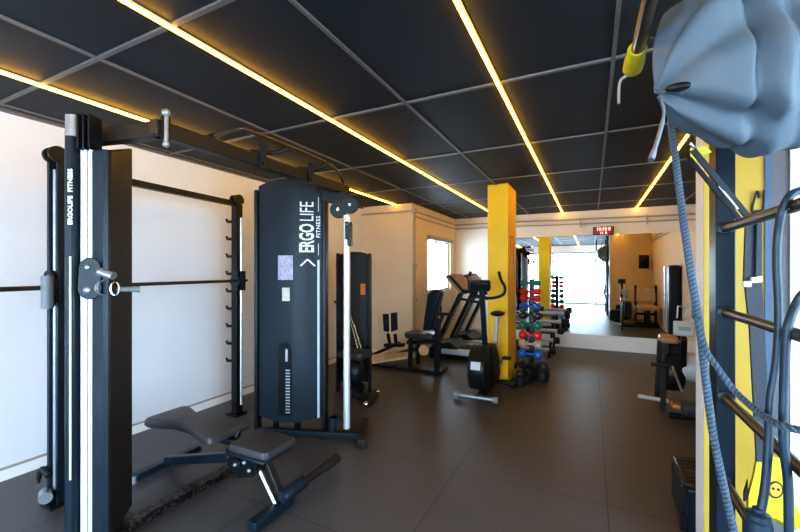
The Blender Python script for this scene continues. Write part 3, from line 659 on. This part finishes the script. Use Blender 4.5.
# ------------------------------------------------------------------ slanted rack with fixed barbells
T = Thing('barbell_rack', 'black slanted rack carrying five short fixed barbells near the mirror', 'rack', (-.8, 7.6, 0))
for x in (-1.02, -.66):
    T.part('side_frame', MB().beam((x,7.10,.03),(x,8.0,.62),.04,.05).beam((x,7.98,.0),(x,7.98,.62),.04,.04,(1,0,0)).beam((x,7.05,.02),(x,8.0,.02),.05,.04), M['black'])
T.part('cross_brace', MB().beam((-1.02,7.98,.3),(-.66,7.98,.3),.03,.04), M['black'])
BZ = [(.13,7.12,-.56,'lowest'),(.27,7.33,-.51,'second lowest'),(.41,7.54,-.46,'middle'),(.55,7.75,-.41,'second highest'),(.69,7.95,-.37,'highest')]
first = None
for z, y, xr, nm_ in BZ:
    xc = xr-.32
    if first is None:
        first = Thing('fixed_barbell', '', 'barbell', (xc,y,z), 'fixed barbells on the slanted rack')
        first.part('shaft', MB().cyl((xc-.22,y,z),(xc+.22,y,z), .034), M['lgrey'])
        for q in (-1,1):
            first.part('weight', MB().lathe((xc+q*.22,y,z), [(0,0),(.05,0),(.058,.01*q),(.058,.09*q),(.05,.1*q),(0,.1*q)], axis=(1,0,0)), M['rubber'])
        o_ = first.o
    else: o_ = copy_tree(first.o, (xc,y,z))
    o_['label'] = 'short grey fixed barbell with black ends, %s on slanted rack' % nm_
# ------------------------------------------------------------------ kettlebells on the floor
def kettlebell(x, y, r, mc, lab):
    T = Thing('kettlebell', lab, 'kettlebell', (x,y,0), 'kettlebells beside the yellow column')
    T.part('body', MB().lathe((x,y,0), [(r*.6,0),(r*.85,r*.2),(r,r*.9),(r*.85,r*1.5),(r*.45,r*1.85),(0,r*1.9)]), mc)
    T.part('handle', MB().tube([(x-r*.55,y,r*1.6),(x-r*.6,y,r*2.2),(x-r*.3,y,r*2.7),(x+r*.3,y,r*2.7),(x+r*.6,y,r*2.2),(x+r*.55,y,r*1.6)], .016, 10, smooth=4), M['black'])
kettlebell(-.90, 5.50, .085, M['tan'], 'tan kettlebell on floor touching the yellow column corner')
kettlebell(-.76, 5.62, .075, M['rubber'], 'black kettlebell on floor left of the dumbbell tree base')
kettlebell(-.60, 5.55, .09, M['rubber'], 'larger black kettlebell on floor in front of the dumbbell tree')
kettlebell(-.84, 5.20, .07, M['rubber'], 'small black kettlebell standing at the front foot of the yellow column')
kettlebell(-.79, 5.36, .065, M['bluebk'], 'small dark blue kettlebell frontmost in the cluster by the dumbbell tree')

# ------------------------------------------------------------------ machine with console on the right
T = Thing('rowing_machine', 'dark exercise machine with small digital console half hidden behind grey partition edge', 'exercise machine', (.95, 5.1, 0))
c0 = at(674,321,Y=4.6); c1 = at(695,337,Y=4.6)
T.part('console', MB().bb((c0.x,4.6,c1.z),(c1.x,4.66,c0.z)), M['lgrey'], bevel=.015)
T.part('console_screen', MB().bb((c0.x+.035,4.594,c1.z+.055),(c1.x-.035,4.6,c0.z-.05)), M['lcd'], smooth=False)
T.part('console_arms', MB().tube([at(677,318,Y=4.63), at(678,306,Y=4.63), at(688,308,Y=4.63), at(684,318,Y=4.63)], .009, 8), M['lgrey'])
p = at(684,338,Y=4.65); p2 = Vector((p.x+.05, 5.0, .25))
T.part('console_post', MB().beam(p, (p.x+.03,4.85,.5), .06,.05,(1,0,0)), M['black'], bevel=.01)
T.part('side_handle', MB().cyl(at(651,364,Y=4.9), at(712,369,Y=4.8), .018), M['rubber'])
T.part('front_foot', MB().cyl(at(638,396,Y=4.95), at(668,401,Y=5.0), .022), M['satin'])
a_ = at(669,350,Y=5.0)
T.part('flywheel', MB().lathe((.70,5.0,.42), [(0,0),(.19,0),(.2,.02),(.2,.12),(.19,.14),(0,.14)], axis=(1,.1,0), n=30), M['black'])
T.part('flywheel', MB().lathe((.86,4.95,.5), [(0,0),(.14,0),(.15,.02),(.15,.1),(.14,.12),(0,.12)], axis=(1,-.25,0), n=30), M['lgrey'])
T.part('housing_cap', MB().bb((.66,4.95,.72),(.82,5.15,.80)), M['copper'], bevel=.02)
T.part('housing', MB().prism([(.74,5.0,.3),(.74,5.0,.55),(.74,5.05,.72),(.74,5.3,.72),(.74,5.35,.3)], (.16,0,0)), M['black'], bevel=.03)
for x, y in ((.68,4.98),(.68,5.36)): T.part('frame_leg', MB().beam((x,y,.0),(x+.03,y,.72),.05,.05,(1,0,0)), M['brownbk'])
T.part('slide_rod', MB().cyl(at(672,366,Y=4.75), at(684,397,Y=4.75), .012), M['chrome'])
T.part('seat_rail', MB().beam((.80,4.75,.14),(1.0,4.6,.14),.1,.06), M['copper'], bevel=.01)
T.part('rear_foot', MB().cyl((.70,4.72,.04),(1.05,4.72,.04),.03), M['black'])
T.part('rail_end', MB().box((.84,4.70,.15),(.26,.16,.06)), M['copper'], bevel=.02)
# machines seen in the mirror, behind the partition
T = Thing('bench_press_machine', 'padded bench with tan cushions seen in mirror against the right wall', 'gym machine', (1.3, 4.7, 0))
T.part('seat', pad(rr(1.1,4.0,1.58,4.6,.06), .45,.55,1.34,4.3), M['wood'])
T.part('backrest', MB().box((1.34,3.9,.82),(.46,.12,.40), rx=R(12)), M['wood'], bevel=.03)
T.part('frame', MB().beam((1.34,3.9,.4),(1.34,4.55,.4),.08,.08).box((1.34,4.5,.2),(.08,.08,.4)).box((1.34,3.9,.3),(.5,.08,.06)).box((1.34,3.9,.03),(.6,.08,.06)).box((1.34,4.5,.03),(.5,.08,.06)).box((1.34,3.9,.2),(.08,.08,.4)), M['black'], bevel=.006)
for x in (1.10, 1.58): T.part('upright', MB().box((x,3.9,.55),(.06,.06,1.1)), M['black'], bevel=.005)
T = Thing('leg_curl_machine', 'small dark leg machine seen in mirror before the orange-lit wall', 'gym machine', (.85, 3.6, 0))
T.part('frame', MB().beam((.6,3.6,.04),(1.0,3.6,.04),.06,.06).box((.78,3.6,.6),(.07,.07,1.15)), M['black'])
T.part('pad', MB().cyl((.62,3.62,.45),(.95,3.62,.45),.06), M['vinyl'])
T.part('head', MB().box((.78,3.6,1.2),(.2,.1,.14)), M['black'], bevel=.02)
T.part('weight_plate', MB().lathe((.86,3.6,.5), [(0,0),(.2,0),(.2,.05),(0,.05)], axis=(1,0,0)), M['rubber'])
T = Thing('cable_tower', 'dark blue cable tower seen in mirror against the right wall', 'gym machine', (1.47, 6.9, 0))
T.part('body', MB().bb((1.42,6.75,.05),(1.62,7.05,1.62)), M['cover'], bevel=.04)
T.part('base', MB().bb((1.3,6.7,0),(1.62,7.1,.05)), M['black'])
T.part('guide_rail', MB().cyl((1.36,6.9,.05),(1.36,6.9,1.6),.012), M['chrome'])
T = Thing('television', 'thin dark television bracketed to the partition, seen in the mirror', 'television', (1.45, YP+.1, 1.85))
T.part('screen', MB().box((1.42,YP+.16,1.78),(.42,.04,.42), rz=R(-50)), M['screen'], bevel=.005)
T.part('bracket', MB().box((1.42,YP+.07,1.78),(.06,.14,.06)), M['steel'])
# black box in front
T = Thing('step_box', 'low black box with ribbed top on floor behind the grey partition edge', 'box', (.75, 2.9, 0))
T.part('body', MB().bb((.475,2.72,.0),(1.0,3.12,.25)), M['bluebk'], bevel=.015)
T.part('top', MB().bb((.48,2.73,.25),(.995,3.11,.275)), M['brownbk'], bevel=.008)
b = MB()
for k in range(6): b.bb((.50,2.77+k*.055,.275),(.98,2.79+k*.055,.281))
T.part('ribs', b, M['rung'], smooth=False)
for z in (.05, .21): T.part('corner_bracket', MB().box((.476,2.722,z),(.03,.03,.09)), M['black'], bevel=.003)

# ------------------------------------------------------------------ wall-bar rack on the right
T = Thing('wall_bar_rack', 'dark steel ladder rack with glossy rungs in the right foreground', 'rack', (.46, 1.3, 0))
T.part('post', MB().bb((.434,1.90,0),(.495,2.0,H-.005)), M['bluebk'], bevel=.004)
T.part('post', MB().bb((.434,.30,0),(.495,.40,H-.005)), M['bluebk'], bevel=.004)
for k, z in enumerate((.68, 1.01, 1.34, 1.665, 2.42)):
    rg = T.part('rung', MB().cyl((.462,.40,z),(.462,1.90,z), .0165), M['rung'])
    T.part('collar', MB().lathe((.462,1.901,z), [(0,0),(.024,0),(.026,-.012),(.0165,-.016),(0,-.016)], axis=(0,1,0)), M['bluebk'], parent=rg)
# overhead bar with yellow grip
T = Thing('pull_up_bar', 'glossy overhead bar ending in yellow wrapped grip near the ceiling', 'bar', (.13, 1.0, 2.2))
T.part('bar', MB().cyl((.150,.2,2.2),(.128,1.49,2.2), .019), M['rung'])
gr = T.part('grip', MB().lathe((.128,1.415,2.2), [(0,0),(.024,0),(.028,.01),(.026,.06),(.031,.075),(.031,.13),(.026,.14),(0,.142)], axis=(-.015,1,0)), M['ywrap'])
T.part('strap', MB().tube([(.15,1.38,2.21),(.18,1.36,2.18),(.21,1.36,2.11),(.225,1.37,2.04)], .006, 8, smooth=4, flat=.4), M['ywrap'], parent=gr)
T.part('hook', MB().tube([(.11,1.55,2.18),(.09,1.56,2.17),(.085,1.56,2.13),(.085,1.56,2.09)], .005, 8, smooth=4), M['pipe'])
T.part('hanger', MB().bb((.125,.5,2.2),(.165,.56,H-.002)), M['black'])
T.part('hanger', MB().bb((.125,.22,2.2),(.165,.28,H-.002)), M['black'])
# grey sack
import bmesh
def sack():
    mb = MB(); ax0 = at(660,92,t=1.10); ax1 = at(850,16,t=1.04)
    ex = (ax1-ax0).normalized(); vw = Vector((-SN, CS, 0)); ez = ex.cross(vw).normalized()
    if ez.z < 0: ez = -ez
    ey = ex.cross(ez).normalized()
    L = (ax1-ax0).length; NU, NV = 110, 130; vs = []
    for i in range(NU+1):
        s = i/NU
        r = .247*(1-(1-min(1, s/.44))**2.0)**.74
        r = max(r, .012)
        for k in range(NV):
            a = 2*math.pi*k/NV
            fold = .11*math.cos(6*a+1.2+3*s)*math.exp(-s*3.0)+.06*math.sin(10*a+5*s)*math.exp(-s*2.2)
            fold += .04*math.sin(3*a+4.5*s+1)+.03*math.sin(5*a-9*s)
            nz = mnoise.noise(Vector((s*5, math.cos(a)*2.2, math.sin(a)*2.2)))*.10+mnoise.noise(Vector((s*13, math.cos(a)*3, math.sin(a)*3+7)))*.035
            cc = .31+.04*math.sin(a+.6)+.03*math.sin(3*a)
            crease = -.20*math.exp(-((s-cc)/.028)**2)+.07*math.exp(-((s-cc-.075)/.04)**2)-.08*math.exp(-((s-cc-.16)/.03)**2)
            ridge = .06*math.exp(-((math.sin(a/2-.9-.8*s))/.12)**2)*math.exp(-((s-.3)/.2)**2)
            sag = .10*max(0, -math.sin(a))*math.exp(-((s-.42)/.22)**2)
            rr_ = r*(1+fold+nz*min(1, s*5)+ridge+crease*(.8+.4*math.sin(2*a+1))+sag)
            vs.append(ax0+ex*(L*s+.01*math.sin(6*a)*math.exp(-s*6))+ey*math.cos(a)*rr_*.62+ez*math.sin(a)*rr_*1.0)
    fs = [(i*NV+k, (i+1)*NV+k, (i+1)*NV+(k+1)%NV, i*NV+(k+1)%NV) for i in range(NU) for k in range(NV)]
    fs += [tuple(range(NV)), tuple(NU*NV+k for k in range(NV))[::-1]]
    return mb.add(vs, fs), ax0, ex, ez, vw
sk, s0_, ex_, ez_, vw_ = sack()
T = Thing('drawstring_sack', 'large blue grey nylon sack hanging over the ladder rack', 'bag', (.45, 1.45, 1.9))
T.part('cloth', sk, M['cloth'])
hole = at(675,86,t=1.06)
T.part('drawstring_mouth', MB().ball(at(679,87,t=1.045), .022, (1.5,.6,.55)), M['black'])
T.part('tassel', MB().tube([s0_, at(664,112,t=1.1), at(659,135,t=1.1), at(651,160,t=1.1)], [.006,.008,.012,.018], 10, smooth=4, flat=.5), M['grey'])
T.part('hanging_strap', MB().tube([at(770,0,t=1.1), (.46,1.42,2.38), (.462,1.42,2.44)], .015, 8, smooth=3, flat=.4), M['web'])

# ropes (two-strand look from a twisted pair)
def twisted(pts, r, pitch, mb1, mb2, strands=4):
    pts = [Vector(p) for p in pts]; q = []
    for i in range(len(pts)-1):
        a = pts[max(i-1,0)]; b = pts[i]; c = pts[i+1]; d_ = pts[min(i+2,len(pts)-1)]
        m_ = max(2, int((c-b).length/(pitch/8)))
        for k in range(m_):
            t = k/m_; q.append(.5*((2*b)+(c-a)*t+(2*a-5*b+4*c-d_)*t*t+(3*b-a-3*c+d_)*t**3))
    q.append(pts[-1]); dist = 0; rings = [[] for _ in range(strands)]
    tan = (q[1]-q[0]).normalized(); nr = tan.cross(Vector((0,1,0))).normalized()
    for i, p in enumerate(q):
        if i: dist += (q[i]-q[i-1]).length
        tn = (q[min(i+1,len(q)-1)]-q[max(i-1,0)]).normalized(); nr = (nr-tn*nr.dot(tn)).normalized(); bn = tn.cross(nr)
        for s in range(strands):
            a = 2*math.pi*(dist/pitch+s/strands); rings[s].append(p+(nr*math.cos(a)+bn*math.sin(a))*r*.5)
    for s in range(strands): (mb1 if s % 2 == 0 else mb2).tube(rings[s], r*.55, 6)
def rope(name, pts, r, pitch, label, loc):
    a, b = MB(), MB(); twisted(pts, r, pitch, a, b)
    T = Thing(name, label, 'rope', loc)
    T.part('dark_strands', a, M['rope']); T.part('pale_strands', b, M['rope2'])
rope('battle_rope', [at(692,-30,t=1.32), at(686,25,t=1.34), at(676,90,t=1.34), at(671,120,t=1.34), at(677,170,t=1.3), at(684,225,t=1.25), at(692,280,t=1.2), at(700,330,t=1.2), at(707,390,t=1.2), at(716,450,t=1.18), at(737,545,t=1.16), at(760,640,t=1.15)], .0112, .026, 'thick blue grey braided rope hanging down beside the rack post', (.2,1.6,0))
rope('thin_rope', [at(697,318,t=1.17), at(706,350,t=1.16), at(717,367,t=1.14), at(735,391,t=1.10), at(761,414,t=.99), at(786,427,t=.90), at(835,436,t=.84)], .009, .03, 'thin twisted blue rope crossing from battle rope to the right', (.3,1.4,1.2))
# resistance tubing
T = Thing('resistance_tube', 'thick blue rubber tube looped over top rung with covered handle', 'resistance band', (.4,1.3,0))
T.part('tube', MB().tube([at(815,188,t=1.0), at(802,190,t=.985), at(790,196,t=.98), at(782,212,t=.985), at(778,235,t=1.0), at(777,266,t=1.0), at(779,316,t=1.0), at(776,366,t=1.0), at(770.5,400,t=1.0), at(768,450,t=1.0), at(765,487,t=1.0), at(760,515,t=1.0)], .0098, 12, smooth=6), M['tubing'])
hs = [at(758,508,t=1.0), at(758,516,t=1.0), at(758,530,t=1.0), at(758,590,t=1.0)]
T.part('handle_cover', MB().tube(hs, [.012,.026,.031,.031], 14, smooth=4), M['tubing'])
T = Thing('resistance_tube', 'second blue rubber tube hanging at the right picture edge', 'resistance band', (.45,1.2,0))
T.part('tube', MB().tube([at(815,285,t=.93), at(805,292,t=.94), at(797,303,t=.95), at(787,331,t=.95), at(784.5,381,t=.96), at(783.5,440,t=.96), at(788,482,t=.96), at(789,530,t=.96), at(791,560,t=.96)], .0098, 12, smooth=6), M['tubing'])
# suspension strap
T = Thing('suspension_strap', 'black webbing strap with silver buckles wrapped over the top rung', 'strap', (.5,1.6,1.3))
T.part('upper_strap', MB().beam(at(693,150,t=1.42), at(748,217,t=1.33), .022, .006, (-SN,CS,0)), M['web'])
T.part('upper_strap', MB().beam(at(689,158,t=1.44), at(741,221,t=1.36), .016, .006, (-SN,CS,0)), M['web'])
T.part('strap_edge', MB().beam(at(706,170,t=1.40), at(738,209,t=1.335), .004, .004, (-SN,CS,0)), M['letter'])
T.part('hook', MB().tube([at(690,143,t=1.42), at(695,148,t=1.42), at(698,156,t=1.42), at(701,160,t=1.42)], .005, 8, smooth=3), M['chrome'])
T.part('yellow_tab', MB().prism([at(690,148,t=1.45), at(706,146,t=1.45), at(712,152,t=1.45), at(700,156,t=1.45), at(696,164,t=1.45), at(691,164,t=1.45)], (0,.006,0)), M['ywrap'], smooth=False)
def vs_(pl_, mm, name='lower_strap'): return T.part(name, MB().prism(pl_, (-SN*.006, CS*.006, 0)), mm, smooth=False)
vs_([at(746,220,t=1.39), at(757,220,t=1.39), at(756,283,t=1.39), at(744,283,t=1.39)], M['web'])
vs_([at(757,219,t=1.38), at(762,219,t=1.38), at(762,278,t=1.38), at(756,280,t=1.38)], M['web'])
vs_([at(745,283,t=1.39), at(762,283,t=1.39), at(765,330,t=1.39), at(771,462,t=1.39), at(757,462,t=1.39), at(750,330,t=1.39)], M['web'])
for x0, x1, y0 in ((744,752,281),(752,758,277),(758,763,276)):
    T.part('buckle', MB().prism([at(x0,y0,t=1.375), at(x1,y0,t=1.375), at(x1,y0+6,t=1.375), at(x0,y0+6,t=1.375)], (-SN*.01, CS*.01, 0)), M['lgrey'], bevel=.002)
# yellow pouch
T = Thing('yellow_pouch', 'bright yellow fabric pouch with small round face patch behind the rungs', 'pouch', (.52,1.7,.9))
out = [(756,453),(766,452),(779,455),(783,475),(790,492),(800,513),(808,526),(792,531),(777,522),(757,518),(746,514),(746,497),(752,475)]
pm = MB(); nn = len(out); vv = []
for kk, tt in ((.9,1.42),(1.0,1.44),(1.0,1.47),(.9,1.49)):
    vv += [at(772+(x-772)*kk, 488+(y-488)*kk, t=tt) for x, y in out]
pm.add(vv, [tuple(range(nn))[::-1], tuple(3*nn+i for i in range(nn))]+[(j*nn+i, j*nn+(i+1)%nn, (j+1)*nn+(i+1)%nn, (j+1)*nn+i) for j in range(3) for i in range(nn)])
T.part('cloth', pm, M['ywrap'])
def disc(x, y, rx, ry, t, n=20): return [at(x+rx*math.cos(2*math.pi*k/n), y+ry*math.sin(2*math.pi*k/n), t=t) for k in range(n)]
pt = T.part('patch', MB().prism(disc(776,490,7.5,8.5,1.417), (-SN*.003,CS*.003,0)), M['brownbk'], smooth=False)
T.part('patch_face', MB().prism(disc(776,490,6,7,1.413), (-SN*.003,CS*.003,0)), M['yellow2'], parent=pt, smooth=False)
T.part('patch_eyes', MB().prism(disc(774,489,.8,1.1,1.409), (-SN*.003,CS*.003,0)).prism(disc(779,490,.8,1.1,1.409), (-SN*.003,CS*.003,0)), M['black'], parent=pt, smooth=False)
T.part('buckle', MB().prism([at(744,493,t=1.415), at(748,492-12,t=1.415), at(748,499,t=1.415), at(744,502,t=1.415)], (0,.01,0)), M['black'])
# wire hook on the yellow board
yb = YP-.168
T = Thing('wall_hook', 'thin dark wire hook fixed on the yellow board', 'hook', (.66, yb, 1.75))
T.part('wire', MB().tube([at(752,212,Y=yb), at(753,205,Y=yb), at(757,191,Y=yb-.01), at(759,198,Y=yb-.01)], .005, 8, smooth=4).tube([at(764,190,Y=yb-.01), at(764,203,Y=yb), at(762,211,Y=yb), at(755,214,Y=yb), at(752,212,Y=yb)], .005, 8, smooth=4), M['brownbk'])
T.part('plate', MB().box(at(758,213,Y=yb+.002), (.05,.004,.03)), M['brownbk'])

# ------------------------------------------------------------------ light
w = bpy.data.worlds.new('daylight'); sc.world = w; w.use_nodes = True; nt = w.node_tree
bg = nt.nodes['Background']; bg.inputs[0].default_value = (.58,.80,1.0,1); bg.inputs[1].default_value = 16.0
def portal(name, loc, rot, sx, sy):
    l = bpy.data.lights.new(name, 'AREA'); l.shape = 'RECTANGLE'; l.size = sx; l.size_y = sy; l.cycles.is_portal = True
    o = bpy.data.objects.new(name, l); o.location = loc; o.rotation_euler = rot; COL.objects.link(o); o['kind'] = 'helper'
portal('front_daylight', ((GX0+GX1)/2, YF-.2, GZ/2), (R(90),0,0), GX1-GX0, GZ)
portal('side_daylight', (XN+.2, -.3, 1.45), (R(90),0,R(90)), 4.0, 1.9)
portal('window_daylight', (XW-.2, (wy0+wy1)/2, (wz0+wz1)/2), (R(90),0,R(-90)), wy1-wy0, wz1-wz0)

cam = bpy.data.cameras.new('camera'); co = bpy.data.objects.new('camera', cam); COL.objects.link(co)
co.location = (0,0,EYE); co.rotation_euler = (R(90),0,YAW); cam.sensor_width = 36; cam.lens = F/800*36; cam.shift_y = (HY-266)/800; cam.clip_start = .05; cam.clip_end = 100
sc.camera = co
sc.view_settings.view_transform = 'Standard'; sc.view_settings.look = 'Medium High Contrast'; sc.view_settings.exposure = .14; sc.view_settings.gamma = 1
sc.cycles.use_denoising = True; sc.cycles.max_bounces = 10; sc.cycles.diffuse_bounces = 5; sc.cycles.glossy_bounces = 6; sc.cycles.sample_clamp_indirect = 8
